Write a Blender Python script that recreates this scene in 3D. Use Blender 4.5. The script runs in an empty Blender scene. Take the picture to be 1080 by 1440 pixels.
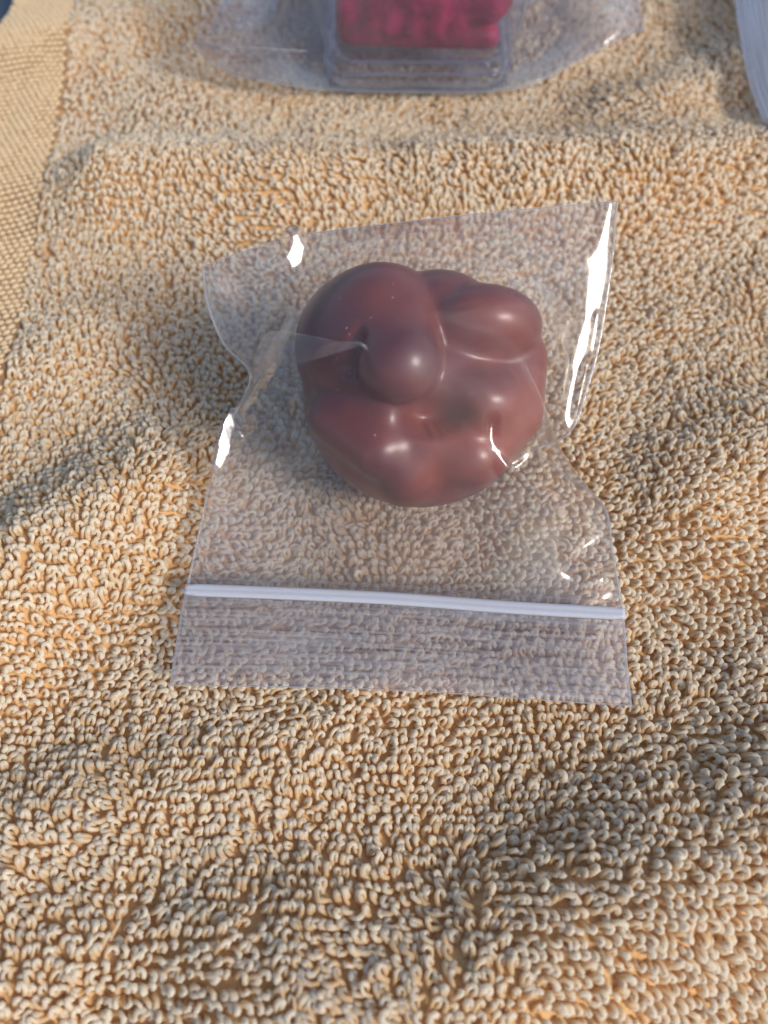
import bpy, math
import numpy as np
from mathutils import Vector
from mathutils.bvhtree import BVHTree

R = math.radians
scn = bpy.context.scene
COL = scn.collection
rng = np.random.default_rng(7)

# ------------------------------------------------------------------ camera
PITCH, DIST, F = R(63), 0.115, 1090.0          # metres; F = focal length in photo pixels (1080 x 1440)
CAM = np.array([0.0, -DIST * math.cos(PITCH), DIST * math.sin(PITCH)])
FW = np.array([0.0, math.cos(PITCH), -math.sin(PITCH)])
UP = np.array([0.0, math.sin(PITCH), math.cos(PITCH)])
RT = np.array([1.0, 0.0, 0.0])
cam_d = bpy.data.cameras.new('camera')
cam = bpy.data.objects.new('camera', cam_d)
COL.objects.link(cam)
cam.location = CAM
cam.rotation_euler = (R(90) - PITCH, 0, 0)
cam_d.sensor_fit = 'VERTICAL'
cam_d.sensor_height = 36
cam_d.lens = 18.0 * F / 720.0
cam_d.clip_start, cam_d.clip_end = 0.005, 20
cam_d.dof.use_dof = True
cam_d.dof.focus_distance = 0.101
cam_d.dof.aperture_fstop = 17.0
cam_d.dof.aperture_blades = 0
scn.camera = cam

# ------------------------------------------------------------------ sky and sun
SUN_EL, SUN_AZ = R(37), R(-34)                 # azimuth from +x towards +y
SUN = Vector((math.cos(SUN_EL) * math.cos(SUN_AZ), math.cos(SUN_EL) * math.sin(SUN_AZ), math.sin(SUN_EL)))
world = bpy.data.worlds.new('World')
scn.world = world
world.use_nodes = True
wn = world.node_tree
bg = wn.nodes['Background']
sky = wn.nodes.new('ShaderNodeTexSky')
sky.sky_type = 'NISHITA'
sky.sun_disc = False
sky.sun_elevation = SUN_EL
sky.sun_rotation = math.pi / 2 - SUN_AZ
sky.air_density, sky.dust_density, sky.ozone_density = 1.0, 2.0, 1.0
wn.links.new(sky.outputs[0], bg.inputs[0])
bg.inputs[1].default_value = 0.15
sun_d = bpy.data.lights.new('sun', 'SUN')
sun_d.energy = 2.4
sun_d.angle = R(13)
sun_d.color = (1.0, 0.91, 0.81)
sun = bpy.data.objects.new('sun', sun_d)
COL.objects.link(sun)
sun.rotation_euler = SUN.to_track_quat('Z', 'Y').to_euler()
sun.location = SUN * 0.5

scn.view_settings.view_transform = 'Standard'
scn.view_settings.look = 'None'
scn.view_settings.exposure = 0.08
scn.view_settings.gamma = 1.0
cy = scn.cycles
cy.use_denoising = True
cy.max_bounces, cy.diffuse_bounces, cy.glossy_bounces = 14, 6, 6
cy.transmission_bounces, cy.transparent_max_bounces = 8, 40
cy.caustics_reflective = False
cy.caustics_refractive = False
cy.sample_clamp_indirect = 4.0

# ------------------------------------------------------------------ small helpers
def at(px, py, z):
    """The point at height z that the photo shows at pixel (px, py)."""
    d = FW + RT * ((px - 540) / F) + UP * ((720 - py) / F)
    return CAM + d * ((z - CAM[2]) / d[2])

def ray(px, py):
    d = FW + RT * ((px - 540) / F) + UP * ((720 - py) / F)
    return d / np.linalg.norm(d)

def proj(P):
    q = P - CAM
    dz = q @ FW
    return 540 + F * (q @ RT) / dz, 720 - F * (q @ UP) / dz

def empty(name, loc, label, cat, group=None):
    o = bpy.data.objects.new(name, None)
    o.empty_display_size = 0.01
    COL.objects.link(o)
    o.location = loc
    return tag(o, label, cat, group)

def tag(o, label=None, cat=None, group=None, kind=None):
    if label: o['label'] = label
    if cat: o['category'] = cat
    if group: o['group'] = group
    if kind: o['kind'] = kind
    return o

def mesh_obj(name, verts, faces, mat, parent=None, smooth=True, uvs=None):
    """verts (n,3) world; faces (m,k) equal-sized array or list; linked as ONE mesh object."""
    me = bpy.data.meshes.new(name)
    verts = np.asarray(verts, dtype=np.float64)
    if parent is not None:
        verts = verts - np.array(parent.matrix_basis.translation)
    if isinstance(faces, np.ndarray):
        k = faces.shape[1]
        me.vertices.add(len(verts))
        me.vertices.foreach_set('co', verts.astype(np.float32).ravel())
        me.loops.add(faces.size)
        me.loops.foreach_set('vertex_index', faces.astype(np.int32).ravel())
        me.polygons.add(len(faces))
        me.polygons.foreach_set('loop_start', np.arange(0, faces.size, k, dtype=np.int32))
        me.update(calc_edges=True)
        me.validate()
    else:
        me.from_pydata(verts.tolist(), [], faces)
        me.update()
    if uvs is not None:
        uvl = me.uv_layers.new(name='UVMap')
        li = np.empty(len(me.loops), dtype=np.int32)
        me.loops.foreach_get('vertex_index', li)
        uvl.data.foreach_set('uv', np.asarray(uvs, dtype=np.float32)[li].ravel())
    if smooth:
        me.polygons.foreach_set('use_smooth', np.ones(len(me.polygons), dtype=bool))
    me.materials.append(mat)
    o = bpy.data.objects.new(name, me)
    COL.objects.link(o)
    if parent is not None:
        o.parent = parent
    return o

def grid_faces(nu, nv):
    i, j = np.meshgrid(np.arange(nu - 1), np.arange(nv - 1), indexing='ij')
    a = i * nv + j
    return np.stack([a, a + nv, a + nv + 1, a + 1], -1).reshape(-1, 4)

def curve(pts, n, smooth=2):
    """Catmull-Rom through pts (rows), resampled to n points evenly by length."""
    P = np.asarray(pts, float)
    Q = np.vstack([2 * P[0] - P[1], P, 2 * P[-1] - P[-2]])
    out = []
    for i in range(1, len(Q) - 2):
        t = np.linspace(0, 1, 40, endpoint=False)[:, None]
        p0, p1, p2, p3 = Q[i - 1], Q[i], Q[i + 1], Q[i + 2]
        out.append(0.5 * (2 * p1 + (p2 - p0) * t + (2 * p0 - 5 * p1 + 4 * p2 - p3) * t ** 2 + (3 * p1 - p0 - 3 * p2 + p3) * t ** 3))
    C = np.vstack(out + [P[-1:]])
    s = np.r_[0, np.cumsum(np.linalg.norm(np.diff(C, axis=0), axis=1))]
    ss = np.linspace(0, s[-1], n)
    return np.stack([np.interp(ss, s, C[:, k]) for k in range(C.shape[1])], 1)

def seg_dist(X, Y, path):
    """distance and position (0..1) of points to a polyline, in the same units"""
    path = np.asarray(path, float)
    L = np.r_[0, np.cumsum(np.linalg.norm(np.diff(path, axis=0), axis=1))]
    best = np.full(X.shape, 1e9); pos = np.zeros(X.shape)
    for i in range(len(path) - 1):
        a, b = path[i], path[i + 1]
        d = b - a
        t = np.clip(((X - a[0]) * d[0] + (Y - a[1]) * d[1]) / (d @ d), 0, 1)
        dd = np.hypot(X - a[0] - t * d[0], Y - a[1] - t * d[1])
        m = dd < best
        best = np.where(m, dd, best)
        pos = np.where(m, (L[i] + t * np.linalg.norm(d)) / L[-1], pos)
    return best, pos

def vnoise(x, y, seed):
    """smooth value noise, about -1..1"""
    r = np.random.default_rng(seed)
    T = r.uniform(-1, 1, (64, 64))
    xi, yi = np.floor(x).astype(int), np.floor(y).astype(int)
    fx, fy = x - xi, y - yi
    fx, fy = fx * fx * (3 - 2 * fx), fy * fy * (3 - 2 * fy)
    g = lambda a, b: T[a % 64, b % 64]
    return (g(xi, yi) * (1 - fx) + g(xi + 1, yi) * fx) * (1 - fy) + (g(xi, yi + 1) * (1 - fx) + g(xi + 1, yi + 1) * fx) * fy

# ------------------------------------------------------------------ materials
def new_mat(name):
    m = bpy.data.materials.new(name)
    m.use_nodes = True
    nt = m.node_tree
    nt.nodes.clear()
    out = nt.nodes.new('ShaderNodeOutputMaterial')
    return m, nt, out

def N(nt, typ, **kw):
    n = nt.nodes.new(typ)
    for k, v in kw.items():
        if k.startswith('i_'):
            n.inputs[k[2:].replace('_', ' ')].default_value = v
        else:
            setattr(n, k, v)
    return n

def noise_ramp(nt, scale, c0, c1, detail=3, p0=0.35, p1=0.65):
    tc = N(nt, 'ShaderNodeTexCoord')
    nz = N(nt, 'ShaderNodeTexNoise', i_Scale=scale, i_Detail=detail)
    nt.links.new(tc.outputs['Object'], nz.inputs['Vector'])
    rp = N(nt, 'ShaderNodeValToRGB')
    rp.color_ramp.elements[0].position, rp.color_ramp.elements[1].position = p0, p1
    rp.color_ramp.elements[0].color, rp.color_ramp.elements[1].color = (*c0, 1), (*c1, 1)
    nt.links.new(nz.outputs['Fac'], rp.inputs['Fac'])
    return tc, rp

def cotton(name, c0, c1, scale, translucent, sheen=0.25, tip=None):
    m, nt, out = new_mat(name)
    tc, rp = noise_ramp(nt, scale, c0, c1)
    bs = N(nt, 'ShaderNodeBsdfPrincipled', i_Roughness=0.85)
    colour = rp.outputs[0]
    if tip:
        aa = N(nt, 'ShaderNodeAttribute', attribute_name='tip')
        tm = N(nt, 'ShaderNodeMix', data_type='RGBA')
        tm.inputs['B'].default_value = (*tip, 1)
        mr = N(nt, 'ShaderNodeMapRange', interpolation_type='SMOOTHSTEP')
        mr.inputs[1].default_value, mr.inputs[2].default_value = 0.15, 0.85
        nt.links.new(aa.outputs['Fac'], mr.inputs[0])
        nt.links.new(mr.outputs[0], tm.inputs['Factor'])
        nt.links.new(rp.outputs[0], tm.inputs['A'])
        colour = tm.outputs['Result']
    bs.inputs['Specular IOR Level'].default_value = 0.25
    bs.inputs['Sheen Weight'].default_value = sheen
    bs.inputs['Sheen Roughness'].default_value = 0.4
    fz = N(nt, 'ShaderNodeTexNoise', i_Scale=9000.0, i_Detail=2.0)
    nt.links.new(tc.outputs['Object'], fz.inputs['Vector'])
    bp = N(nt, 'ShaderNodeBump', i_Strength=0.6, i_Distance=0.0001)
    nt.links.new(fz.outputs['Fac'], bp.inputs['Height'])
    nt.links.new(bp.outputs[0], bs.inputs['Normal'])
    tr = N(nt, 'ShaderNodeBsdfTranslucent')
    mx = N(nt, 'ShaderNodeMixShader', i_Fac=translucent)
    nt.links.new(colour, bs.inputs['Base Color'])
    nt.links.new(colour, tr.inputs[0])
    nt.links.new(bs.outputs[0], mx.inputs[1])
    nt.links.new(tr.outputs[0], mx.inputs[2])
    nt.links.new(mx.outputs[0], out.inputs[0])
    return m

def film(name, haze=0.12, tint=(0.93, 0.93, 0.95), haze_col=(0.80, 0.82, 0.88), rough=0.10, refl=2.0, ribs=None, wrinkle=0.25, matt=None):
    """thin polythene: see-through, a little milky, reflecting the sky at grazing angles"""
    m, nt, out = new_mat(name)
    tc = N(nt, 'ShaderNodeTexCoord')
    nz = N(nt, 'ShaderNodeTexNoise', i_Scale=260.0, i_Detail=3.0)
    nt.links.new(tc.outputs['Object'], nz.inputs['Vector'])
    bp = N(nt, 'ShaderNodeBump', i_Strength=wrinkle, i_Distance=0.0004)
    nt.links.new(nz.outputs['Fac'], bp.inputs['Height'])
    nrm = bp.outputs[0]
    hz_fac = None
    if ribs:                                     # extrusion lines that run along the lip
        mp = N(nt, 'ShaderNodeMapping')
        mp.inputs['Scale'].default_value = ribs
        nt.links.new(tc.outputs['UV'], mp.inputs['Vector'])
        n2 = N(nt, 'ShaderNodeTexNoise', i_Scale=1.0, i_Detail=3.0)
        nt.links.new(mp.outputs[0], n2.inputs['Vector'])
        b2 = N(nt, 'ShaderNodeBump', i_Strength=0.5, i_Distance=0.0003)
        nt.links.new(n2.outputs['Fac'], b2.inputs['Height'])
        nt.links.new(nrm, b2.inputs['Normal'])
        nrm = b2.outputs[0]
        mr = N(nt, 'ShaderNodeMapRange')
        mr.inputs[1].default_value, mr.inputs[2].default_value = 0.35, 0.7
        mr.inputs[3].default_value, mr.inputs[4].default_value = haze * 0.2, haze * 2.8
        nt.links.new(n2.outputs['Fac'], mr.inputs[0])
        hz_fac = mr.outputs[0]
    tp = N(nt, 'ShaderNodeBsdfTransparent')
    tp.inputs[0].default_value = (*tint, 1)
    df = N(nt, 'ShaderNodeBsdfDiffuse'); df.inputs[0].default_value = (*haze_col, 1)
    tl = N(nt, 'ShaderNodeBsdfTranslucent'); tl.inputs[0].default_value = (*haze_col, 1)
    dm = N(nt, 'ShaderNodeMixShader', i_Fac=0.5)
    nt.links.new(df.outputs[0], dm.inputs[1]); nt.links.new(tl.outputs[0], dm.inputs[2])
    body = N(nt, 'ShaderNodeMixShader', i_Fac=haze)
    see = tp.outputs[0]
    nt.links.new(see, body.inputs[1]); nt.links.new(dm.outputs[0], body.inputs[2])
    if hz_fac is not None:
        nt.links.new(hz_fac, body.inputs[0])
    gl = N(nt, 'ShaderNodeBsdfGlossy', i_Roughness=rough)
    gl.inputs[0].default_value = (1, 1, 1, 1)
    nt.links.new(nrm, gl.inputs['Normal'])
    if matt:
        ca = N(nt, 'ShaderNodeAttribute', attribute_name='glint_mute')
        rm = N(nt, 'ShaderNodeMapRange')
        rm.inputs[3].default_value, rm.inputs[4].default_value = rough, matt
        nt.links.new(ca.outputs['Fac'], rm.inputs[0]); nt.links.new(rm.outputs[0], gl.inputs['Roughness'])
    fr = N(nt, 'ShaderNodeFresnel', i_IOR=1.5)
    nt.links.new(nrm, fr.inputs['Normal'])
    # seen from behind, a film still meets air on both sides: use the facing angle of an entering ray
    geo = N(nt, 'ShaderNodeNewGeometry')
    lw = N(nt, 'ShaderNodeMath', operation='MULTIPLY_ADD')
    lw.inputs[1].default_value = 1 / 1.5 - 1.5
    lw.inputs[2].default_value = 1.5
    nt.links.new(geo.outputs['Backfacing'], lw.inputs[0])
    mul = N(nt, 'ShaderNodeMath', operation='MULTIPLY', use_clamp=True)
    mul.inputs[1].default_value = refl
    if matt:
        rd = N(nt, 'ShaderNodeMapRange')
        rd.inputs[3].default_value, rd.inputs[4].default_value = refl, refl * 0.3
        nt.links.new(ca.outputs['Fac'], rd.inputs[0]); nt.links.new(rd.outputs[0], mul.inputs[1])
    nt.links.new(fr.outputs[0], mul.inputs[0])
    nt.links.new(lw.outputs[0], fr.inputs['IOR'])
    fin = N(nt, 'ShaderNodeMixShader')
    nt.links.new(mul.outputs[0], fin.inputs[0])
    nt.links.new(body.outputs[0], fin.inputs[1]); nt.links.new(gl.outputs[0], fin.inputs[2])
    nt.links.new(fin.outputs[0], out.inputs[0])
    return m

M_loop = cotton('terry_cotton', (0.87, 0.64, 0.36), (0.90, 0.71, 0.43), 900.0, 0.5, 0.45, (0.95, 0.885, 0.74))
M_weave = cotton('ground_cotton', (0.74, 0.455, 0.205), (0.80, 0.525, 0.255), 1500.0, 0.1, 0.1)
M_hem = cotton('hem_cotton', (0.70, 0.53, 0.32), (0.77, 0.60, 0.38), 700.0, 0.1, 0.3)
M_hemw = cotton('hem_warp_cotton', (0.34, 0.21, 0.11), (0.40, 0.25, 0.14), 900.0, 0.1, 0.2)
M_film = film('bag_film', haze=0.055, rough=0.15, wrinkle=0.12, refl=1.4, matt=0.62)
M_back = film('bag_film_back', haze=0.17, refl=0.5, rough=0.35)
M_lip = film('bag_lip_film', haze=0.13, ribs=(2.0, 30.0, 1.0))
M_fold = film('bag_fold_film', haze=0.13, rough=0.14, refl=0.8)
M_seam = film('bag_seam_film', haze=0.38, rough=0.15)
M_far = film('outer_bag_film', haze=0.085, haze_col=(0.62, 0.70, 0.94), rough=0.24, refl=1.8)
M_far2 = film('far_lip_film', haze=0.42, haze_col=(0.74, 0.80, 0.92), rough=0.2, refl=2.2, ribs=(60.0, 2.0, 1.0))

def zip_mat():
    m, nt, out = new_mat('zip_polythene')
    bs = N(nt, 'ShaderNodeBsdfPrincipled', i_Roughness=0.35)
    bs.inputs['Base Color'].default_value = (0.74, 0.78, 0.87, 1)
    tl = N(nt, 'ShaderNodeBsdfTranslucent'); tl.inputs[0].default_value = (0.76, 0.80, 0.88, 1)
    tp = N(nt, 'ShaderNodeBsdfTransparent')
    a = N(nt, 'ShaderNodeMixShader', i_Fac=0.35)
    b = N(nt, 'ShaderNodeMixShader', i_Fac=0.15)
    nt.links.new(bs.outputs[0], a.inputs[1]); nt.links.new(tl.outputs[0], a.inputs[2])
    nt.links.new(a.outputs[0], b.inputs[1]); nt.links.new(tp.outputs[0], b.inputs[2])
    nt.links.new(b.outputs[0], out.inputs[0])
    return m
M_zip = zip_mat()

def stone_mat():
    m, nt, out = new_mat('polished_red_stone')
    tc, rp = noise_ramp(nt, 60.0, (0.095, 0.026, 0.036), (0.26, 0.064, 0.048), 3, 0.36, 0.66)
    sp = N(nt, 'ShaderNodeTexNoise', i_Scale=1500.0, i_Detail=1.0)
    nt.links.new(tc.outputs['Object'], sp.inputs['Vector'])
    rs = N(nt, 'ShaderNodeMapRange')
    rs.inputs[1].default_value, rs.inputs[2].default_value = 0.775, 0.82
    nt.links.new(sp.outputs['Fac'], rs.inputs[0])
    mix = N(nt, 'ShaderNodeMix', data_type='RGBA')
    mix.inputs['B'].default_value = (0.45, 0.30, 0.28, 1)
    nt.links.new(rs.outputs[0], mix.inputs['Factor'])
    nt.links.new(rp.outputs[0], mix.inputs['A'])
    bs = N(nt, 'ShaderNodeBsdfPrincipled', i_Roughness=0.34)
    bs.inputs['Subsurface Weight'].default_value = 0.2
    bs.inputs['Subsurface Radius'].default_value = (0.004, 0.0012, 0.001)
    bs.inputs['Subsurface Scale'].default_value = 1.0
    nt.links.new(mix.outputs['Result'], bs.inputs['Base Color'])
    nz = N(nt, 'ShaderNodeTexNoise', i_Scale=400.0, i_Detail=3.0)
    nt.links.new(tc.outputs['Object'], nz.inputs['Vector'])
    bp = N(nt, 'ShaderNodeBump', i_Strength=0.12, i_Distance=0.0004)
    nt.links.new(nz.outputs['Fac'], bp.inputs['Height'])
    nt.links.new(bp.outputs[0], bs.inputs['Normal'])
    nt.links.new(bs.outputs[0], out.inputs[0])
    return m
M_stone = stone_mat()

def pink_mat():
    m, nt, out = new_mat('crimson_stone')
    tc, rp = noise_ramp(nt, 220.0, (0.24, 0.009, 0.045), (0.58, 0.036, 0.13), 4, 0.35, 0.65)
    bs = N(nt, 'ShaderNodeBsdfPrincipled', i_Roughness=0.13)
    bs.inputs['Subsurface Weight'].default_value = 0.2
    bs.inputs['Subsurface Radius'].default_value = (0.003, 0.0006, 0.001)
    bs.inputs['Subsurface Scale'].default_value = 1.0
    nt.links.new(rp.outputs[0], bs.inputs['Base Color'])
    nz = N(nt, 'ShaderNodeTexNoise', i_Scale=500.0, i_Detail=4.0)
    nt.links.new(tc.outputs['Object'], nz.inputs['Vector'])
    bp = N(nt, 'ShaderNodeBump', i_Strength=0.12, i_Distance=0.0006)
    nt.links.new(nz.outputs['Fac'], bp.inputs['Height'])
    nt.links.new(bp.outputs[0], bs.inputs['Normal'])
    nt.links.new(bs.outputs[0], out.inputs[0])
    return m
M_pink = pink_mat()
M_box = film('clear_box_plastic', haze=0.012, tint=(0.94, 0.95, 0.98), haze_col=(0.7, 0.75, 0.85), rough=0.05, refl=1.0, wrinkle=0.02)
M_rim = film('box_rim_plastic', haze=0.30, tint=(0.50, 0.55, 0.66), haze_col=(0.75, 0.80, 0.92), rough=0.08, refl=2.0, wrinkle=0.02)

def table_mat():
    m, nt, out = new_mat('blue_grey_table')
    tc, rp = noise_ramp(nt, 60.0, (0.055, 0.085, 0.13), (0.075, 0.11, 0.16), 4)
    bs = N(nt, 'ShaderNodeBsdfPrincipled', i_Roughness=0.55)
    nt.links.new(rp.outputs[0], bs.inputs['Base Color'])
    nt.links.new(bs.outputs[0], out.inputs[0])
    return m
M_table = table_mat()

# ------------------------------------------------------------------ towel surface
def W2(px, py):
    return at(px, py, 0.001)[:2]

RIDGES = [  # photo path of a fold's crest, height (m), half width (m)
    ([(-160, 950), (0, 830), (120, 755), (225, 690)], 0.0078, 0.0110),
    ([(170, 266), (420, 266), (760, 262), (1200, 228)], 0.0085, 0.0110),
    ([(-50, 80), (150, 30), (420, -20)], 0.0034, 0.010),
    ([(1250, 1085), (1060, 1185), (860, 1290), (640, 1400), (400, 1500)], 0.0088, 0.0120),
    ([(1250, 580), (1060, 640), (985, 690)], 0.0046, 0.0105),
    ([(-100, 1200), (150, 1140), (380, 1100)], 0.0036, 0.008),
    ([(-100, 1420), (150, 1340), (400, 1300)], 0.0050, 0.009),
    ([(-60, 560), (60, 520), (160, 440)], 0.0022, 0.008),
    ([(1180, 40), (1000, 120), (900, 150)], 0.0040, 0.009),
]
RIDGES_W = [(np.array([W2(*p) for p in path]), a, w) for path, a, w in RIDGES]

def x_hem(y):   return -0.0626 - 0.0057 * (y - 0.0413) / 0.0824
def x_edge(y):  return x_hem(y) - 0.0150 + 0.03 * (y - 0.12)

def H(x, y):
    x = np.asarray(x, float); y = np.asarray(y, float)
    z = 0.0009 * vnoise(x * 70 + 9, y * 70 + 3, 11) + 0.0004 * vnoise(x * 160, y * 160, 12)
    for path, a, w in RIDGES_W:
        d, _ = seg_dist(x, y, path)
        z = z + a * np.exp(-(d / w) ** 2)
    return z - 0.0010

PILE = 0.0014
TOWEL_Z = -0.0075
towel = empty('towel', (0, 0.03, TOWEL_Z), 'pale yellow terry towel with woven hem, spread rumpled under the bags', 'towel')
YS, YE, XE = -0.082, 0.165, 0.135
nu, nv = 200, 180
yy = np.linspace(YS, YE, nv)
V = []
for i in range(nu):
    t = i / (nu - 1)
    x = x_edge(yy) + 0.001 + (XE - x_edge(yy)) * t
    V.append(np.stack([x, yy, H(x, yy) - 0.0002], 1))
V = np.array(V).reshape(-1, 3)
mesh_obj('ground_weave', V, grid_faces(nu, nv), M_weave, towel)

# --- the loops of the pile
def build_pile():
    px_, py_ = 0.00114, 0.00124
    gx = np.arange(-0.078, 0.112, px_); gy = np.arange(-0.064, 0.150, py_)
    X, Y = np.meshgrid(gx, gy)
    X = X + (np.arange(len(gy))[:, None] % 2) * 0.35 * px_
    X = X.ravel(); Y = Y.ravel()
    X = X + 0.0006 * vnoise(X * 90, Y * 90, 21); Y = Y + 0.0006 * vnoise(X * 90, Y * 90, 22)
    X = X + rng.normal(0, 0.00018, X.size); Y = Y + rng.normal(0, 0.00011, Y.size)
    # keep what the place shows, with a margin for a step aside
    hw = 0.0575 + (Y + 0.06) * 0.32
    keep = (X > x_hem(Y) + 0.0006 + 0.0006 * vnoise(Y * 300, Y * 0, 5)) & (np.abs(X) < hw)
    X, Y = X[keep], Y[keep]
    n = X.size
    Z = H(X, Y)
    e = 0.0004
    gxh = (H(X + e, Y) - H(X - e, Y)) / (2 * e); gyh = (H(X, Y + e) - H(X, Y - e)) / (2 * e)
    # direction in which loops lie: brushed this way and that in patches
    ang = 2.4 * vnoise(X * 45 + 4, Y * 45 + 7, 31) + 1.1 * vnoise(X * 150, Y * 150, 32) + rng.normal(0, 0.5, n) + 0.9
    lean = np.clip(0.92 + 0.30 * vnoise(X * 60 + 1, Y * 60, 33) + rng.normal(0, 0.22, n), 0.1, 1.35)
    size = np.clip(1.0 + 0.12 * vnoise(X * 80, Y * 80, 34) + rng.normal(0, 0.13, n), 0.65, 1.4)
    # flattened under the stone
    sx, sy = at(590, 548, 0.017)[:2]
    rr = np.hypot(X - sx, Y - sy)
    flat = np.clip((rr - 0.006) / 0.006, 0.35, 1)
    Rr = 0.00032 * size * np.clip(1 + rng.normal(0, 0.22, n), 0.6, 1.6); k = 0.00052 * size / Rr * np.clip(1 + rng.normal(0, 0.14, n), 0.7, 1.4)
    tw = rng.normal(0, 1, n) * 0.00014 + np.where(rng.random(n) < .8, 1, -1) * 0.00024
    rad = 0.00032 * np.clip(1 + rng.normal(0, 0.12, n), 0.7, 1.35)
    phi = np.radians(np.array([20, 65, 105, 145, 180, 215, 255, 295, 340]))
    K = len(phi) + 2
    lx = np.zeros((n, K)); ly = np.zeros((n, K)); lo = np.zeros((n, K))
    lx[:, 1:-1] = Rr[:, None] * np.sin(phi) * (0.72 + 0.28 * (1 - np.cos(phi)) / 2 * 1.2)
    ly[:, 1:-1] = Rr[:, None] * k[:, None] * (1 - np.cos(phi)) - 0.0001
    lo[:, 1:-1] = tw[:, None] * (phi - np.pi) / np.pi * 1.3
    lx[:, 0] = -0.15 * Rr; lx[:, -1] = 0.15 * Rr
    ly[:, 0] = ly[:, -1] = -0.0006
    lo[:, 0] = -tw; lo[:, -1] = tw
    jit = rng.normal(0, 0.00004, (3, n, K)); lx += jit[0]; ly += jit[1]; lo += jit[2]
    ca, sa = np.cos(ang)[:, None], np.sin(ang)[:, None]
    # loops bend over: lean grows with height
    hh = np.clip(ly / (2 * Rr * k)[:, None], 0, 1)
    ln = lean[:, None] * (0.55 + 0.6 * hh)
    up = ly * np.cos(ln) - lo * np.sin(ln); fwd = ly * np.sin(ln) + lo * np.cos(ln)
    up = up * flat[:, None]
    P = np.empty((n, K, 3))
    dx = fwd * ca - lx * sa; dy = fwd * sa + lx * ca
    P[..., 0] = X[:, None] + dx - gxh[:, None] * up * 0.8
    P[..., 1] = Y[:, None] + dy - gyh[:, None] * up * 0.8
    P[..., 2] = Z[:, None] + up + 0.00025 + gxh[:, None] * dx + gyh[:, None] * dy
    T = np.empty_like(P)
    T[:, 1:-1] = P[:, 2:] - P[:, :-2]; T[:, 0] = P[:, 1] - P[:, 0]; T[:, -1] = P[:, -1] - P[:, -2]
    T /= np.linalg.norm(T, axis=-1, keepdims=True) + 1e-12
    ref = np.stack([np.cos(ang) * np.cos(lean), np.sin(ang) * np.cos(lean), -np.sin(lean)], 1)[:, None, :] * np.ones((1, K, 1))
    B = np.cross(T, ref); B /= np.linalg.norm(B, axis=-1, keepdims=True) + 1e-12
    C = np.cross(B, T)
    S = 5
    th = np.arange(S) / S * 2 * np.pi
    prof = np.ones(K); prof[0] = prof[-1] = 0.8
    rr_ = rad[:, None] * prof * (1 + rng.normal(0, 0.10, (n, K)))
    VV = P[:, :, None, :] + rr_[:, :, None, None] * (np.cos(th)[None, None, :, None] * B[:, :, None, :] + np.sin(th)[None, None, :, None] * C[:, :, None, :])
    VV = VV.reshape(-1, 3)
    i, j = np.meshgrid(np.arange(K - 1), np.arange(S), indexing='ij')
    a = i * S + j; b = i * S + (j + 1) % S
    f1 = np.stack([a, b, b + S, a + S], -1).reshape(-1, 4)
    FF = (f1[None] + (np.arange(n) * K * S)[:, None, None]).reshape(-1, 4)
    print('loops', n, 'tris', FF.shape[0] * 2)
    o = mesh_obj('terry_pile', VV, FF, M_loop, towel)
    at_ = o.data.attributes.new('tip', 'FLOAT', 'POINT')          # sky-lit paleness of the loop tips, painted into the yarn colour
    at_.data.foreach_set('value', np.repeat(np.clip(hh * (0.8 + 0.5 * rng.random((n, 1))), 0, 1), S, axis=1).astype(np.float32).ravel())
    o['kind'] = 'stuff'
build_pile()

# --- woven hem band with its small raised picks
hv = np.linspace(YS, YE, 200); hu = np.linspace(0, 1, 24)
V = []
for u in hu:
    x = x_edge(hv) * (1 - u) + (x_hem(hv) + 0.0008) * u
    drop = 0.004 * np.clip(1 - u / 0.12, 0, 1) ** 2
    V.append(np.stack([x - 0.0005 * (u == 0), hv, H(x, hv) + 0.0004 - drop], 1))
mesh_obj('hem_band', np.array(V).reshape(-1, 3), grid_faces(len(hu), len(hv)), M_hemw, towel)

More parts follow.
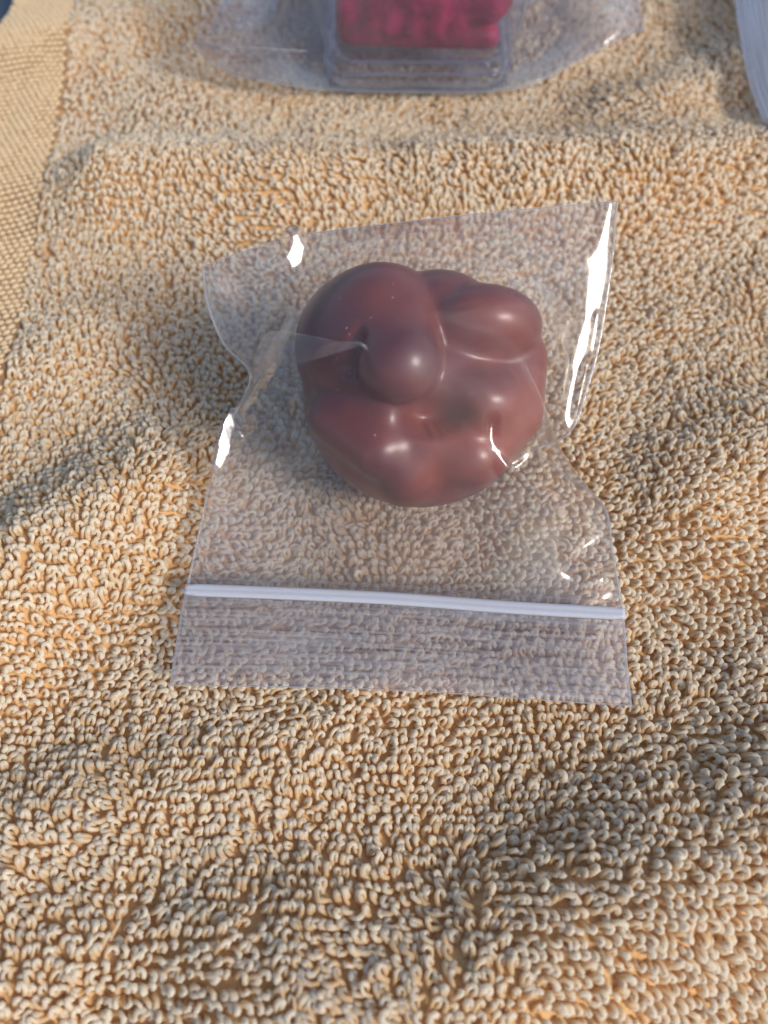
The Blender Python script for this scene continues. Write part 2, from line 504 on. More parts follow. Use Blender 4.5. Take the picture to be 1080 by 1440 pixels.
def build_picks():
    row, colp = 0.00128, 0.00086
    ys = np.arange(YS + 0.001, YE - 0.003, row)
    n_c = 13
    X, Y = [], []
    for r_i, y in enumerate(ys):
        u = (np.arange(n_c) + 0.5 + 0.5 * (r_i % 2)) / n_c
        yy_ = y + u * 0.0035
        X.append(x_edge(yy_) * (1 - u) + x_hem(yy_) * u); Y.append(yy_)
    X = np.concatenate(X) + 0; Y = np.concatenate(Y)
    X += rng.normal(0, 0.00005, X.size); Y += rng.normal(0, 0.00005, X.size)
    n = X.size
    nl, ns = 6, 6
    la = np.linspace(-np.pi / 2, np.pi / 2, nl); lo = np.arange(ns) / ns * 2 * np.pi
    E = np.stack([np.cos(la)[:, None] * np.cos(lo), np.cos(la)[:, None] * np.sin(lo), np.sin(la)[:, None] * np.ones(ns)], -1).reshape(-1, 3)
    E = E[:, [2, 0, 1]] * np.array([0.00070, 0.00042, 0.00050])        # long along x
    a = 0.55 + rng.normal(0, 0.12, n)
    c, s = np.cos(a), np.sin(a)
    sc = 1 + rng.normal(0, 0.08, n)
    VV = np.empty((n, len(E), 3))
    VV[..., 0] = X[:, None] + sc[:, None] * (E[:, 0] * c[:, None] - E[:, 1] * s[:, None])
    VV[..., 1] = Y[:, None] + sc[:, None] * (E[:, 0] * s[:, None] + E[:, 1] * c[:, None])
    VV[..., 2] = (H(X, Y) + 0.00048)[:, None] + E[:, 2]
    i, j = np.meshgrid(np.arange(nl - 1), np.arange(ns), indexing='ij')
    A = i * ns + j; Bq = i * ns + (j + 1) % ns
    f1 = np.stack([A, Bq, Bq + ns, A + ns], -1).reshape(-1, 4)
    FF = (f1[None] + (np.arange(n) * len(E))[:, None, None]).reshape(-1, 4)
    o = mesh_obj('woven_pick', VV.reshape(-1, 3), FF, M_hem, towel)
    o['kind'] = 'stuff'
build_picks()

# --- table under the towel
tb = mesh_obj('table_top', [(-0.9, -0.6, -0.0080), (0.9, -0.6, -0.0080), (0.9, 1.2, -0.0080), (-0.9, 1.2, -0.0080),
                            (-0.9, -0.6, -0.033), (0.9, -0.6, -0.033), (0.9, 1.2, -0.033), (-0.9, 1.2, -0.033)],
              [(0, 1, 2, 3), (7, 6, 5, 4), (0, 4, 5, 1), (1, 5, 6, 2), (2, 6, 7, 3), (3, 7, 4, 0)], M_table, None, smooth=False)
tb['kind'] = 'structure'

# ------------------------------------------------------------------ lumps by distance field
def smin(a, b, k):
    h = np.clip(0.5 + 0.5 * (b - a) / k, 0, 1)
    return b * (1 - h) + a * h - k * h * (1 - h)

def ico(sub):
    import bmesh
    bm = bmesh.new()
    bmesh.ops.create_icosphere(bm, subdivisions=sub, radius=1.0)
    bm.verts.ensure_lookup_table()
    v = np.array([x.co[:] for x in bm.verts]); f = np.array([[x.index for x in p.verts] for p in bm.faces])
    bm.free()
    return v, f

def sd_ell(P, c, r):
    q = P - np.array(c); r = np.array(r)
    k0 = np.linalg.norm(q / r, axis=-1); k1 = np.linalg.norm(q / (r * r), axis=-1) + 1e-9
    return k0 * (k0 - 1) / k1

def sd_cap(P, a, b, ra, rb):
    a = np.array(a); b = np.array(b)
    d = b - a
    t = np.clip(((P - a) @ d) / (d @ d), 0, 1)
    return np.linalg.norm(P - a - t[:, None] * d, axis=-1) - (ra + (rb - ra) * t)

def march(dirs, sdf, r0=2.2, n=90, relax=0.7):
    r = np.full(len(dirs), r0)
    for _ in range(n):
        d = sdf(dirs * r[:, None])
        r = np.maximum(r - d * relax, 0.2)
    return dirs * r[:, None]

def stone_sdf(P):
    add = smin
    cut = lambda d, e, k: -smin(-d, e, k)
    d = sd_ell(P, (0.01, -0.02, -0.12), (0.95, 0.92, 0.88))
    d = add(d, sd_ell(P, (-0.13, -0.64, 0.22), (0.23, 0.28, 0.34)), 0.14)                   # bottom knuckle
    d = add(d, sd_cap(P, (-0.66, -0.26, 0.34), (-0.34, -0.52, 0.50), 0.21, 0.20), 0.12)     # lower-left band
    d = add(d, sd_ell(P, (0.36, -0.55, 0.26), (0.30, 0.26, 0.36)), 0.10)                    # lower right
    d = add(d, sd_cap(P, (0.72, 0.20, 0.26), (0.68, -0.22, 0.28), 0.24, 0.24), 0.16)        # the right side they share
    d = add(d, sd_ell(P, (0.38, -0.16, 0.38), (0.42, 0.29, 0.42)), 0.06)                    # right lobe
    d = add(d, sd_ell(P, (0.13, 0.50, 0.22), (0.45, 0.36, 0.52)), 0.12)
    d = cut(d, sd_ell(P, (0.06, -0.29, 0.94), (0.28, 0.16, 0.48)), 0.15)                   # dark hollow in the middle
    d = add(d, sd_ell(P, (0.42, 0.40, 0.40), (0.47, 0.30, 0.50)), 0.05)                     # upper-right lobe
    d = cut(d, sd_cap(P, (0.10, 0.145, 0.86), (0.60, 0.14, 0.74), 0.02, 0.01), 0.05)        # crease under it
    d = cut(d, sd_cap(P, (-0.76, 0.12, 0.72), (-0.60, -0.14, 0.84), 0.12, 0.12), 0.14)      # dip left of the tongue
    d = cut(d, sd_cap(P, (0.05, -0.54, 0.86), (0.18, -0.80, 0.56), 0.03, 0.03), 0.08)       # creases of the lower side
    d = cut(d, sd_cap(P, (-0.36, -0.52, 0.82), (-0.40, -0.80, 0.56), 0.02, 0.02), 0.08)
    t = sd_ell(P, (-0.33, 0.30, 0.10), (0.65, 0.62, 0.76))                                  # big upper-left lobe and its tongue
    t = add(t, sd_cap(P, (-0.28, 0.42, 0.50), (-0.17, 0.06, 0.84), 0.38, 0.285), 0.18)
    t = cut(t, sd_cap(P, (-0.52, 0.02, 0.74), (-0.44, 0.22, 0.90), 0.05, 0.03), 0.10)       # groove along its left side
    d = add(d, t, 0.03)
    return d

S_R = 0.0168
S_C = at(590, 548, 0.0172)
dirs, fc = ico(6)
P = march(dirs, stone_sdf)
Pw = S_C + S_R * (P[:, [0]] * RT + P[:, [1]] * UP - P[:, [2]] * FW)
floor_z = float(H(S_C[0], S_C[1])) + 0.0006
low = Pw[:, 2] < floor_z + 0.001
Pw[:, 2] = np.where(low, floor_z + 0.001 + (Pw[:, 2] - floor_z - 0.001) * 0.15, Pw[:, 2])
stone = mesh_obj('tumbled_stone', Pw - S_C, fc, M_stone)
stone.location = S_C
tag(stone, 'knobbly polished red-brown stone with folded lobes, sealed inside the small zip bag', 'stone')
stone_bvh = BVHTree.FromPolygons(Pw.tolist(), fc.tolist())

# ------------------------------------------------------------------ the zip bag
def coons(top, bot, left, right, nu, nv):
    """3-D Coons patch: top/bot have nu points, left/right nv; returns (nu, nv, 3)"""
    u = np.linspace(0, 1, nu)[:, None, None]; v = np.linspace(0, 1, nv)[None, :, None]
    A = top[:, None] * (1 - v) + bot[:, None] * v
    B = left[None] * (1 - u) + right[None] * u
    Cc = top[0] * (1 - u) * (1 - v) + top[-1] * u * (1 - v) + bot[0] * (1 - u) * v + bot[-1] * u * v
    return A + B - Cc

def pz(l):
    return [at(*p) for p in l]

LEFT = [(285, 375, .0235), (293, 430, .0215), (316, 485, .0190), (352, 529, .0165), (322, 598, .0125), (300, 665, .0095), (280, 750, .0064), (262, 832, .0042)]
def glint_slope(p):
    """how a film lies at p when it mirrors the sun: dz/dx, dz/dy"""
    v = CAM - p; v /= np.linalg.norm(v)
    h = v + np.array(SUN); h /= np.linalg.norm(h)
    return -h[0] / h[2], -h[1] / h[2]

# right edge shaped to mirror the sun in one long streak, corner to notch
def glint_path(pts, z0, tilt=1.0):
    out = [(pts[0][0], pts[0][1], z0)]
    p = at(*out[0])
    for x, y in curve(np.array(pts, float), 40)[1:]:
        sx_, sy_ = glint_slope(p)
        d = ray(x, y)
        t = (p[2] - CAM[2] - sx_ * tilt * (p[0] - CAM[0]) - sy_ * (p[1] - CAM[1])) / (d[2] - sx_ * tilt * d[0] - sy_ * d[1])
        p = CAM + d * t
        out.append((x, y, p[2]))
    return out
BAND = glint_path([(853, 305), (843, 370), (829, 440), (815, 510), (806, 560), (803, 595)], 0.0268)
BANDP = np.array([at(*q) for q in BAND])
print('band z', [round(q[2] * 1000, 1) for q in BAND[::6]])
zb_ = lambda y: float(np.interp(y, [q[1] for q in BAND], [q[2] for q in BAND]))
RIGHT = [(868, 283, .0266)] + [(x, y, zb_(y) - 0.0007) for x, y in ((860, 370), (843, 480), (826, 545))] + [(808, 597, max(zb_(595) - .0004, .0068)), (785, 620, .0074), (756, 635, .0070), (795, 668, .0072), (848, 710, .0072), (862, 780, .0060), (876, 866, .0044)]
TOP = [(285, 375, .0235), (350, 351, .0247), (415, 332, .0254), (560, 313, .0262), (700, 298, .0260), (868, 283, .0266)]
ZIP = [(262, 832, .0042), (420, 838, .0046), (560, 845, .0046), (720, 857, .0046), (876, 866, .0044)]
LIPL = [(262, 832, .0042), (254, 872, .0038), (247, 920, .0034), (240, 965, .0030)]
LIPR = [(876, 866, .0044), (879, 905, .0040), (882, 950, .0036), (887, 994, .0030)]
LIPB = [(240, 965, .0030), (350, 967, .0034), (500, 970, .0036), (640, 977, .0034), (760, 986, .0035), (887, 994, .0030)]

bag = empty('zip_bag', at(560, 845, 0.002), 'small clear zip bag holding the red-brown stone, its lip towards the viewer', 'zip bag')
NU, NV = 200, 240
base = coons(curve(pz(TOP), NU), curve(pz(ZIP), NU), curve(pz(LEFT), NV), curve(pz(RIGHT), NV), NU, NV)
pile_top = H(base[..., 0], base[..., 1]) + PILE
obs = pile_top.copy()
for i in range(NU):
    for j in range(NV):
        hit = stone_bvh.ray_cast(Vector((base[i, j, 0], base[i, j, 1], 0.1)), Vector((0, 0, -1)))
        if hit[0] is not None:
            obs[i, j] = hit[0].z + 0.0004
UU = np.linspace(0, 1, NU)[:, None] * np.ones((1, NV)); VVv = np.linspace(0, 1, NV)[None] * np.ones((NU, 1))
edge_u = np.minimum(UU, 1 - UU)
obs0 = obs.copy()
for _ in range(12):                                        # the film bridges the creases of the stone
    o2 = obs.copy()
    for sh in ((1, 0), (-1, 0), (0, 1), (0, -1)):
        o2 = np.maximum(o2, np.roll(obs, sh, (0, 1)) - 0.00005)
    obs = o2
win = np.clip((np.minimum(UU, 1 - UU) - 0.10) / 0.14, 0, 1) * np.clip((np.minimum(VVv, 1 - VVv) - 0.05) / 0.12, 0, 1)
obs = obs0 + (obs - obs0) * win
# air in the bag: the film bellies out a little beyond a taut membrane
belly = 0.000006
z = np.maximum(base[..., 2], obs)
def relax_film(z, obs, n, press):
    for _ in range(n):
        zi = 0.25 * (z[:-2, 1:-1] + z[2:, 1:-1] + z[1:-1, :-2] + z[1:-1, 2:]) + press
        z[1:-1, 1:-1] = np.maximum(zi, obs[1:-1, 1:-1])
    return z
zc = z[::4, ::4].copy()
ii = np.arange(0, NU, 4); jj = np.arange(0, NV, 4)
relax_film(zc, obs[::4, ::4], 1500, belly * 1.2)
zf = np.stack([np.interp(np.arange(NU), ii, zc[:, q]) for q in range(zc.shape[1])], 1)
zf = np.stack([np.interp(np.arange(NV), jj, zf[q]) for q in range(NU)], 0)
zf[0], zf[-1], zf[:, 0], zf[:, -1] = base[0, :, 2], base[-1, :, 2], base[:, 0, 2], base[:, -1, 2]
z = relax_film(zf, obs, 500, belly / 14)
def blur(a, n):
    for _ in range(n):
        a[1:-1, 1:-1] = 0.25 * (a[:-2, 1:-1] + a[2:, 1:-1] + a[1:-1, :-2] + a[1:-1, 2:])
    return a
zs = blur(z.copy(), 160)
gap = np.maximum(0, obs + 0.0003 - zs)
for _ in range(12):                                        # lift clear of the stone, smoothly
    gp = gap.copy()
    for sh in ((1, 0), (-1, 0), (0, 1), (0, -1)):
        gp = np.maximum(gp, np.roll(gap, sh, (0, 1)))
    gap = gp
lift = blur(gap * np.clip((edge_u - 0.03) / 0.08, 0, 1), 240)
lift *= np.clip(edge_u / 0.10, 0, 1)
lift[0] = lift[-1] = 0; lift[:, 0] = lift[:, -1] = 0
z = zs + lift
film_P = base.copy(); film_P[..., 2] = z

# wrinkles and creases, by their path in the photo: amplitude, half width in photo px
WR = [
    ([(420, 335), (405, 372), (370, 410), (330, 440)], 0.0007, 12),
    ([(345, 535), (325, 590), (306, 650)], 0.0007, 9),
    ([(345, 572), (330, 600), (312, 640)], 0.0005, 7),
    ([(756, 640), (735, 660), (700, 672)], 0.0007, 12),
    ([(300, 470), (330, 490), (360, 520)], 0.0006, 8),
    ([(356, 533), (395, 552), (430, 576)], 0.0003, 6), ([(352, 540), (380, 580), (398, 622)], 0.0003, 6),
    ([(750, 640), (715, 672), (680, 692)], 0.0004, 6), ([(752, 648), (738, 700), (716, 742)], 0.0003, 6),
    ([(858, 292), (826, 318), (795, 345)], 0.0003, 6), ([(470, 690), (448, 726), (430, 766)], 0.0003, 7),
    ([(600, 724), (612, 756), (622, 796)], 0.0003, 7), ([(690, 318), (676, 350), (655, 380)], 0.0003, 6),
    ([(300, 395), (325, 420), (345, 455)], 0.0003, 6), ([(540, 330), (530, 350), (526, 366)], 0.0003, 6),
    ([(415, 540), (418, 575), (408, 615), (400, 630)], 0.0006, 6),
    ([(770, 650), (800, 680), (840, 712), (856, 760)], 0.0005, 8),
]
PX, PY = proj(film_P.reshape(-1, 3))
PX = PX.reshape(NU, NV); PY = PY.reshape(NU, NV)
for path, a, w in WR:
    d, t = seg_dist(PX, PY, path)
    film_P[..., 2] += a * np.exp(-(d / w) ** 2) * np.clip(np.sin(np.pi * np.clip(t, 0.02, 0.98)), 0, 1) ** 0.5
ed = np.clip(edge_u / 0.06, 0, 1) * np.clip(np.minimum(VVv, 1 - VVv) / 0.05, 0, 1)
film_P[..., 2] += ed * (0.00035 * vnoise(UU * 9, VVv * 11, 41) + 0.00015 * vnoise(UU * 23, VVv * 27, 42))
# flat facets in the film, each tilted to face half-way between sun and viewer as in the photo
d, t = seg_dist(PX, PY, [(q[0], q[1]) for q in BAND])
idx = np.clip((t * (len(BANDP) - 1)).round().astype(int), 0, len(BANDP) - 1)
bp_ = BANDP[idx]
sl = np.array([glint_slope(p) for p in BANDP])[idx]
zt = bp_[..., 2] + sl[..., 0] * (film_P[..., 0] - bp_[..., 0]) + sl[..., 1] * (film_P[..., 1] - bp_[..., 1])
wd = 6 + 6 * np.sin(np.pi * np.clip(t * 0.9 + 0.15, 0, 1)) + 3.5 * vnoise(t * 13, t * 0, 71)
w = np.exp(-(d / (wd * 1.5)) ** 4)
film_P[..., 2] = film_P[..., 2] * (1 - w) + zt * w
FLATS = [((835, 790), 40, 0.0), ((328, 408), 36, 0.15)]
for (cx_, cy_), rad_, kk in FLATS:                         # film levelled in these spots to keep sun glints from forming
    i0 = np.unravel_index(np.argmin(np.hypot(PX - cx_, PY - cy_)), PX.shape)
    p0 = film_P[i0].copy()
    a_, b_ = glint_slope(p0)
    zt = p0[2] + 0.0002 + kk * (a_ * (film_P[..., 0] - p0[0]) + b_ * (film_P[..., 1] - p0[1]))
    w = np.exp(-(np.hypot(PX - cx_, PY - cy_) / rad_) ** 4) * np.clip(edge_u / 0.04, 0, 1)
    film_P[..., 2] = film_P[..., 2] * (1 - w) + zt * w
FACETS = [([(412, 338), (420, 352), (413, 366)], 11), ([(328, 596), (316, 630), (304, 658)], 10), ([(352, 596), (336, 606)], 5),
          ([(694, 588), (692, 612), (700, 640), (711, 664)], 6), ([(724, 386), (734, 380), (748, 377)], 5), ([(858, 718), (862, 750), (864, 775)], 5)]
for path, wpx in FACETS:
    d, t = seg_dist(PX, PY, path)
    i0 = np.unravel_index(np.argmin(np.hypot(PX - path[len(path) // 2][0], PY - path[len(path) // 2][1])), PX.shape)
    p0 = film_P[i0].copy()
    a_, b_ = glint_slope(p0)
    zt = p0[2] + 0.0003 + a_ * (film_P[..., 0] - p0[0]) + b_ * (film_P[..., 1] - p0[1])
    w = np.exp(-(d / (wpx * 1.4)) ** 4)
    zt = np.clip(zt, film_P[..., 2] - 0.002, film_P[..., 2] + 0.002)
    film_P[..., 2] = film_P[..., 2] * (1 - w) + zt * w
film_P[..., 2] = np.maximum(film_P[..., 2], obs0 + 0.0001)
film_P[0, :, :], film_P[-1, :, :], film_P[:, 0, :], film_P[:, -1, :] = base[0], base[-1], base[:, 0], base[:, -1]
uv = np.stack([UU, 1 - VVv], -1).reshape(-1, 2)
glint_mute = np.clip(blur((obs0 > pile_top + 0.004).astype(float), 40) * 1.3, 0, 1)
front = mesh_obj('front_film', film_P.reshape(-1, 3), grid_faces(NU, NV)[:, ::-1], M_film, bag, uvs=uv)

da_, ta_ = seg_dist(PX, PY, [(694, 588), (692, 612), (700, 640), (711, 664)])
glint_mute *= 1 - np.exp(-(da_ / 12) ** 4)
ca_ = front.data.attributes.new('glint_mute', 'FLOAT', 'POINT')       # matt mask over the stone, set to mute sun glints except along one arc
ca_.data.foreach_set('value', np.clip(glint_mute, 0, 1).astype(np.float32).ravel())

# back film: lies on the towel, rises to meet the front along its edges
wgt = 1 - (1 - np.abs(2 * UU - 1) ** 3.0) * (1 - (1 - VVv) ** 5) * np.clip((1 - VVv) / 0.06, 0, 1)
bz = base[..., 2] * wgt + (pile_top + 0.0002) * (1 - wgt)
back_P = base.copy()
back_P[..., 2] = np.minimum(np.maximum(bz, pile_top * 0.999 + 0.0001), film_P[..., 2] - 0.00012)
back_P[..., 2] -= 0.0
mesh_obj('back_film', back_P.reshape(-1, 3), grid_faces(NU, NV), M_back, bag, uvs=uv)

# lip: two leaves beyond the zip
lip_n = 60
for which in (0, 1):
    zb = curve(pz(ZIP), NU); lb = curve(pz(LIPB), NU)
    ll = curve(pz(LIPL), lip_n); lr = curve(pz(LIPR), lip_n)
    L = coons(zb, lb, ll, lr, NU, lip_n)
    u = np.linspace(0, 1, NU)[:, None]; v = np.linspace(0, 1, lip_n)[None]
    pt = H(L[..., 0], L[..., 1]) + PILE
    L[..., 2] = np.maximum(L[..., 2], pt - 0.0002) + 0.0003 * vnoise(u * 11 + which * 5, v * 3, 51 + which) * np.sin(np.pi * u) + (0.0007 if which == 0 else 0.0001)
    if which == 1:                               # the lower leaf stops a touch short
        L[:, :, 1] += 0.0004 * v
    mesh_obj('lip_film', L.reshape(-1, 3), grid_faces(NU, lip_n)[:, ::-1 if which == 0 else 1], M_lip, bag, uvs=np.stack([u + 0 * v, v + 0 * u], -1).reshape(-1, 2))

# zip: a pressed double track
zc_ = curve(pz(ZIP), 120)
zc_[:, 2] += 0.0009
prof = [(-0.00088, -0.0004), (-0.00086, 0.00002), (-0.00066, 0.00022), (-0.00030, 0.00027), (-0.00010, 0.00022), (0.00010, 0.00022),
        (0.00030, 0.00027), (0.00066, 0.00022), (0.00086, 0.00002), (0.00088, -0.0004)]
T = np.gradient(zc_, axis=0); T /= np.linalg.norm(T, axis=1, keepdims=True)
Nn = np.cross(np.array([0, 0, 1.0]), T); Nn /= np.linalg.norm(Nn, axis=1, keepdims=True)
V = np.array([zc_[i] + Nn[i] * a * (1.0 if 2 < i < 117 else 0.85) + np.array([0, 0, b]) for i in range(120) for a, b in prof])
k = len(prof)
fcs = [(i * k + j, (i + 1) * k + j, (i + 1) * k + (j + 1) % k, i * k + (j + 1) % k) for i in range(119) for j in range(k)]
fcs += [tuple(range(k)), tuple(reversed(range(119 * k, 120 * k)))]
zipo = mesh_obj('zip_strip', V, fcs, M_zip, bag)
# thin guide line pressed into the film below the zip
for off, rad in ((0.0017, 0.00007), (-0.0016, 0.00005)):
    g = zc_ - Nn * off; g[:, 2] += 0.0002 if off > 0 else 0.0003
    V = np.array([g[i] + Nn[i] * rad * 2 * math.cos(a) + np.array([0, 0, rad * math.sin(a)]) for i in range(2, 118) for a in np.linspace(0, 2 * np.pi, 6, endpoint=False)])
    fcs = [(i * 6 + j, i * 6 + (j + 1) % 6, (i + 1) * 6 + (j + 1) % 6, (i + 1) * 6 + j) for i in range(115) for j in range(6)]
    mesh_obj('guide_rib', V, fcs, M_fold, bag)

# welded side seams: a narrow thicker bead along each edge
def seam(path, rad, parent, mat, name='side_seam', taper=0.0):
    n = len(path)
    T = np.gradient(path, axis=0); T /= np.linalg.norm(T, axis=1, keepdims=True) + 1e-12
    A = np.cross(T, np.array([0, 0, 1.0])); A /= np.linalg.norm(A, axis=1, keepdims=True) + 1e-12
    B = np.cross(A, T)
    V = []
    for i in range(n):
        r = rad * (1 + 0.3 * math.sin(i * 1.7) * math.sin(i * 0.61)) * (1 - taper * i / n)
        for a in np.linspace(0, 2 * np.pi, 6, endpoint=False):
            V.append(path[i] + A[i] * r * math.cos(a) + B[i] * r * 0.6 * math.sin(a))
    f = [(i * 6 + j, i * 6 + (j + 1) % 6, (i + 1) * 6 + (j + 1) % 6, (i + 1) * 6 + j) for i in range(n - 1) for j in range(6)]
    return mesh_obj(name, V, f, mat, parent)
seam(np.vstack([curve(pz(LEFT), 150), curve(pz(LIPL), 40)[1:]]), 0.00019, bag, M_seam)
seam(np.vstack([curve(pz(RIGHT), 170), curve(pz(LIPR), 40)[1:]]), 0.00019, bag, M_seam)
seam(curve(pz(TOP), 150), 0.00012, bag, M_seam, 'end_seam')
LB = curve(pz(LIPB), 150); LB[:, 2] = np.maximum(LB[:, 2], H(LB[:, 0], LB[:, 1]) + PILE) + 0.0007
seam(LB, 0.00010, bag, M_seam, 'lip_edge')

# the crisp fold that runs from the pinched left edge onto the stone
film_bvh = BVHTree.FromPolygons(film_P.reshape(-1, 3).tolist(), grid_faces(NU, NV).tolist())
def on_film(px, py, off):
    d = ray(px, py)
    h = film_bvh.ray_cast(Vector(CAM), Vector(d))
    p = np.array(h[0]) if h[0] is not None else at(px, py, 0.014)
    return p - d * off
FT = [(350, 531), (360, 498), (374, 470), (400, 467), (440, 473), (480, 481), (506, 484), (517, 493)]
FB = [(350, 533), (375, 526), (405, 517), (435, 508), (462, 500), (488, 492), (506, 487), (517, 494)]
ta = curve([on_film(x, y, 0.0022 if 0 < q < 7 else 0.0006) for q, (x, y) in enumerate(FT)], 60)
tb_ = curve([on_film(x, y, 0.0006) for x, y in FB], 60)
G = np.array([ta * (1 - s) + tb_ * s + np.array([0, 0, 0.0006 * math.sin(math.pi * s)]) for s in np.linspace(0, 1, 12)])
mesh_obj('film_fold', G.reshape(-1, 3), grid_faces(12, 60), M_fold, bag)
seam(ta[:52], 0.00008, bag, M_seam, 'fold_crease', 0.95)

# ------------------------------------------------------------------ the clear box in its own bag at the top of the picture
BX = at(588, 126, 0.0015)
bx_y0 = BX[1]; bx_x = BX[0]; bx_z = float(H(bx_x, bx_y0 + 0.01)) + 0.0014
BW, BD, BH = 0.0184, 0.0180, 0.036       # half width, half depth, height
def rrect(hw, hd, rc, cx, cy, z, n=8):
    pts = []
    for qx, qy, a0 in ((1, -1, -90), (1, 1, 0), (-1, 1, 90), (-1, -1, 180)):
        for a in np.linspace(a0, a0 + 90, n):
            pts.append((cx + qx * (hw - rc) + rc * math.cos(R(a)), cy + qy * (hd - rc) + rc * math.sin(R(a)), z))
    return pts
def loft(rings, caps=(False, False)):
    V = [p for r in rings for p in r]; n = len(rings[0])
    f = [(i * n + j, i * n + (j + 1) % n, (i + 1) * n + (j + 1) % n, (i + 1) * n + j) for i in range(len(rings) - 1) for j in range(n)]
    if caps[0]: f.append(tuple(reversed(range(n))))
    if caps[1]: f.append(tuple(range((len(rings) - 1) * n, len(rings) * n)))
    return V, f
box = empty('clear_box', (bx_x, bx_y0 + BD, bx_z), 'clear rigid plastic box in a loose bag, holding the crimson lump', 'plastic box')
cyb = bx_y0 + BD
def ring(s, zz, rc=0.0048):
    return rrect(BW * s, BD * s, rc * s, bx_x, cyb, bx_z + zz)
V, f = loft([ring(0.93, 0.0), ring(0.97, 0.0008), ring(1.0, 0.0016), ring(1.0, 0.0027), ring(0.985, 0.0030), ring(0.985, 0.0038), ring(1.0, 0.0040), ring(1.0, 0.0048), ring(0.96, 0.0053), ring(0.93, 0.0055)])
mesh_obj('base_skirt', V, f, M_box, box)
V, f = loft([ring(0.80, 0.0052), ring(0.88, 0.0054), ring(0.905, 0.0064), ring(0.935, 0.011), ring(1.06, BH)], (True, False))
mesh_obj('inner_tray', V, f, M_box, box)
V, f = loft([ring(1.005, 0.0066), ring(1.02, 0.0070), ring(1.07, 0.012), ring(1.26, BH), ring(1.24, BH + 0.0012), ring(0.8, BH + 0.0014)], (False, True))
mesh_obj('lid', V, f, M_box, box)

def rim(s_, zz, rad, name, rc=0.0048):
    pts = np.array(ring(s_, zz, rc)); pts = np.vstack([pts, pts[:2]])
    return seam(curve(pts, 160), rad, box, M_rim, name)
def pink_sdf(P):
    d = sd_ell(P, (0, 0, 0), (0.95, 0.80, 0.62))
    for k_, x in enumerate((-0.78, -0.52, -0.30, -0.06, 0.18, 0.42)):
        h_ = 0.1 + 0.05 * math.sin(k_ * 2.1)
        d = smin(d, sd_cap(P, (x, -0.72 + 0.2 * x * x, -0.30), (x * 0.95, -0.62 + 0.2 * x * x, 0.25 + h_), 0.13, 0.11), 0.02)
    d = smin(d, sd_ell(P, (0.70, -0.55, 0.02), (0.30, 0.30, 0.36)), 0.04)
    d = smin(d, sd_cap(P, (-0.75, -0.62, -0.42), (0.75, -0.66, -0.44), 0.14, 0.14), 0.04)
    return d
dirs, fc = ico(5)
P = march(dirs, pink_sdf)
PK = np.array([bx_x, cyb, bx_z + 0.0060 + 0.0088])
lump = mesh_obj('crimson_stone', P * np.array([0.0182, 0.0166, 0.0163]), fc, M_pink)
lump.location = PK
tag(lump, 'crimson ribbed lump inside the clear plastic box at the far end of the towel', 'stone')

rim(0.97, 0.0009, 0.00055, 'base_rim'); rim(0.90, 0.0058, 0.00075, 'tray_rim'); rim(1.01, 0.0046, 0.00050, 'skirt_rim')

# its bag: one loose sheet in front of the box with two flattened corners, another underneath
obag = empty('plastic_bag', (bx_x, bx_y0, bx_z), 'loose clear plastic bag wrapped around the box, two corners sticking out sideways', 'plastic bag')
def P3(px, py, z): return at(px, py, z)
fy = bx_y0 - 0.0012
def front_pt(px, z):                                      # a point on the plane just before the box front
    d = ray(px, 60); t = (fy - CAM[1]) / d[1]
    return np.array([CAM[0] + d[0] * t, fy - 0.0008 * math.sin(px * 0.05), z])
rows = [
    [P3(268, 62, .0105), P3(318, 100, .0050), P3(388, 116, .0045), front_pt(450, .0032), front_pt(520, .0030), front_pt(590, .0030), front_pt(650, .0030), front_pt(700, .0032), P3(760, 112, .0040), P3(845, 66, .0050), P3(905, 40, .0064)],
    [P3(270, 61, .0112), P3(325, 66, .0115), P3(385, 70, .0120), front_pt(434, .0115), front_pt(520, .0115), front_pt(590, .0120), front_pt(660, .0115), front_pt(722, .0120), P3(790, 60, .0110), P3(850, 38, .0085), P3(903, 25, .0058)],
    [P3(297, 44, .0150), P3(340, 30, .0170), P3(390, 22, .0190), front_pt(425, .0230), front_pt(520, .0230), front_pt(590, .0240), front_pt(670, .0230), front_pt(736, .0230), P3(800, 10, .0190), P3(850, 4, .0120), P3(898, 0, .0070)],
    [P3(326, -40, .0190), P3(360, -55, .0230), P3(395, -60, .0280), front_pt(420, .0380), front_pt(520, .0390), front_pt(590, .0390), front_pt(680, .0390), front_pt(750, .0380), P3(812, -60, .0260), P3(850, -60, .0160), P3(888, -50, .0085)],
]
rows = np.array([curve(r, 110) for r in rows])
G = np.array([curve(rows[:, i], 50) for i in range(110)])
u = np.linspace(0, 1, 110)[:, None]; v = np.linspace(0, 1, 50)[None]
G[..., 2] += 0.0006 * vnoise(u * 16, v * 5, 61) * np.sin(np.pi * v) + 0.0003 * vnoise(u * 40, v * 9, 62) * np.sin(np.pi * v)
G[..., 1] += 0.0005 * vnoise(u * 20, v * 4, 63)
G[..., 2] = np.maximum(G[..., 2], H(G[..., 0], G[..., 1]) + 0.0014)
mesh_obj('front_film', G.reshape(-1, 3), grid_faces(110, 50), M_far, obag)
bot = curve([P3(268, 62, .0100), P3(318, 101, .0040), P3(388, 116, .0030), P3(450, 126, .0022), P3(590, 130, .0020), P3(700, 128, .0022), P3(760, 113, .0030), P3(845, 67, .0040), P3(905, 41, .0060)], 110)
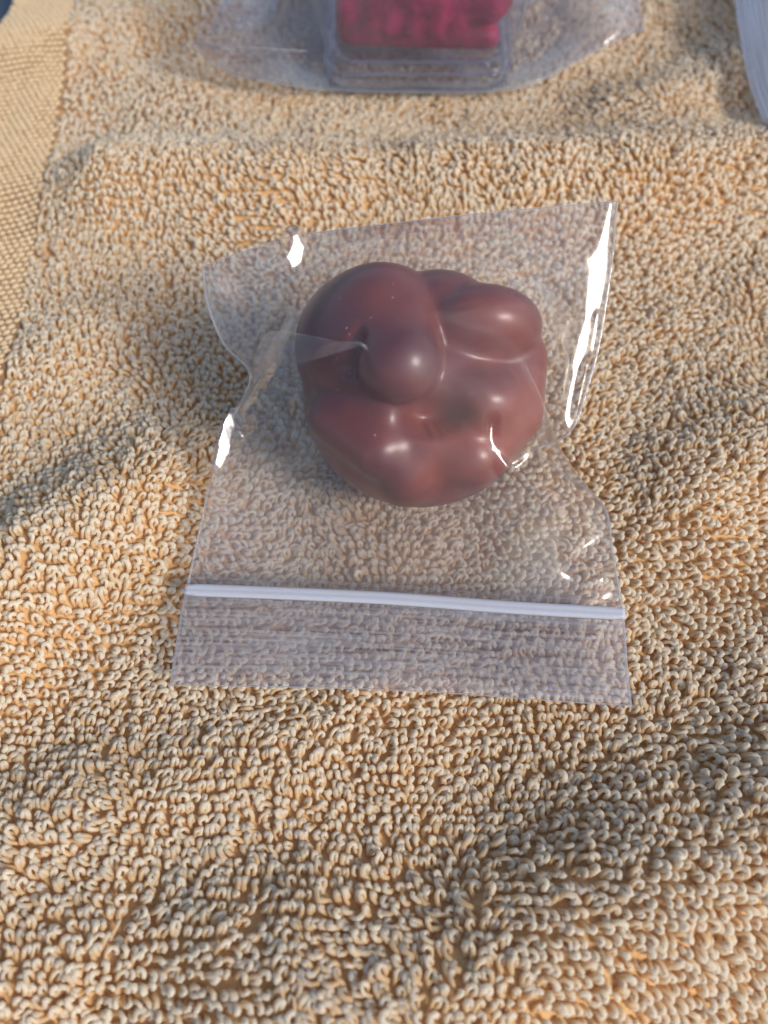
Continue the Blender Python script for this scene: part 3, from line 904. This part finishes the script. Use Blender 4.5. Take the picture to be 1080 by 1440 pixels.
topb = curve([P3(318, -50, .014), P3(420, -70, .004), P3(590, -75, .003), P3(760, -70, .004), P3(890, -55, .011)], 110)
G = np.array([[bot[i] * (1 - s) + topb[i] * s - np.array([0, 0, 0.006 * math.sin(math.pi * s) * math.sin(math.pi * i / 109)]) for s in np.linspace(0, 1, 40)] for i in range(110)])
G[..., 2] = np.maximum(G[..., 2], H(G[..., 0], G[..., 1]) + 0.0010)
mesh_obj('back_film', G.reshape(-1, 3), grid_faces(110, 40), M_far, obag)
seam(bot, 0.00018, obag, M_seam, 'bottom_seam')
crease = curve([P3(268, 61, .0110), P3(325, 65, .0120), P3(385, 69, .0124), P3(432, 72, .0122)], 50)
seam(crease, 0.00015, obag, M_seam, 'film_crease')
for path in ([(742, -5, .024), (728, 50, .015), (704, 110, .005)], [(790, -10, .020), (752, 55, .012), (712, 122, .004)]):
    seam(curve(pz(path), 40), 0.00016, obag, M_seam, 'film_crease')

# ------------------------------------------------------------------ corner of another bag at the right
rb = empty('plastic_bag', at(1075, 60, 0.004), 'milky ribbed end of another plastic bag, cut off at the far right corner', 'plastic bag')
EL = [(1028, -70, .0085), (1034, 0, .0080), (1043, 62, .0075), (1056, 122, .0068), (1078, 180, .0060), (1105, 225, .0055)]
for q, dz in enumerate((0.0, -0.0030)):
    e = curve(pz([(x, y, zz + dz) for x, y, zz in EL]), 60)
    G = np.array([[e[i] + np.array([0.028 * s, 0.004 * s, (0.004 if q == 0 else -0.001) * math.sin(math.pi * min(s * 1.2, 1)) * (1 if q == 0 else 0.5)]) for i in range(60)] for s in np.linspace(0, 1, 40)])
    G[..., 2] = np.maximum(G[..., 2], H(G[..., 0], G[..., 1]) + PILE - 0.0002 + 0.0004 * (1 - q))
    s_ = np.linspace(0, 1, 40)[:, None] * np.ones((1, 60)); t_ = np.linspace(0, 1, 60)[None] * np.ones((40, 1))
    mesh_obj('front_film' if q == 0 else 'back_film', G.reshape(-1, 3), grid_faces(40, 60), M_far2, rb, uvs=np.stack([s_, t_], -1).reshape(-1, 2))
    if q == 0:
        seam(e, 0.00014, rb, M_seam, 'end_seam')
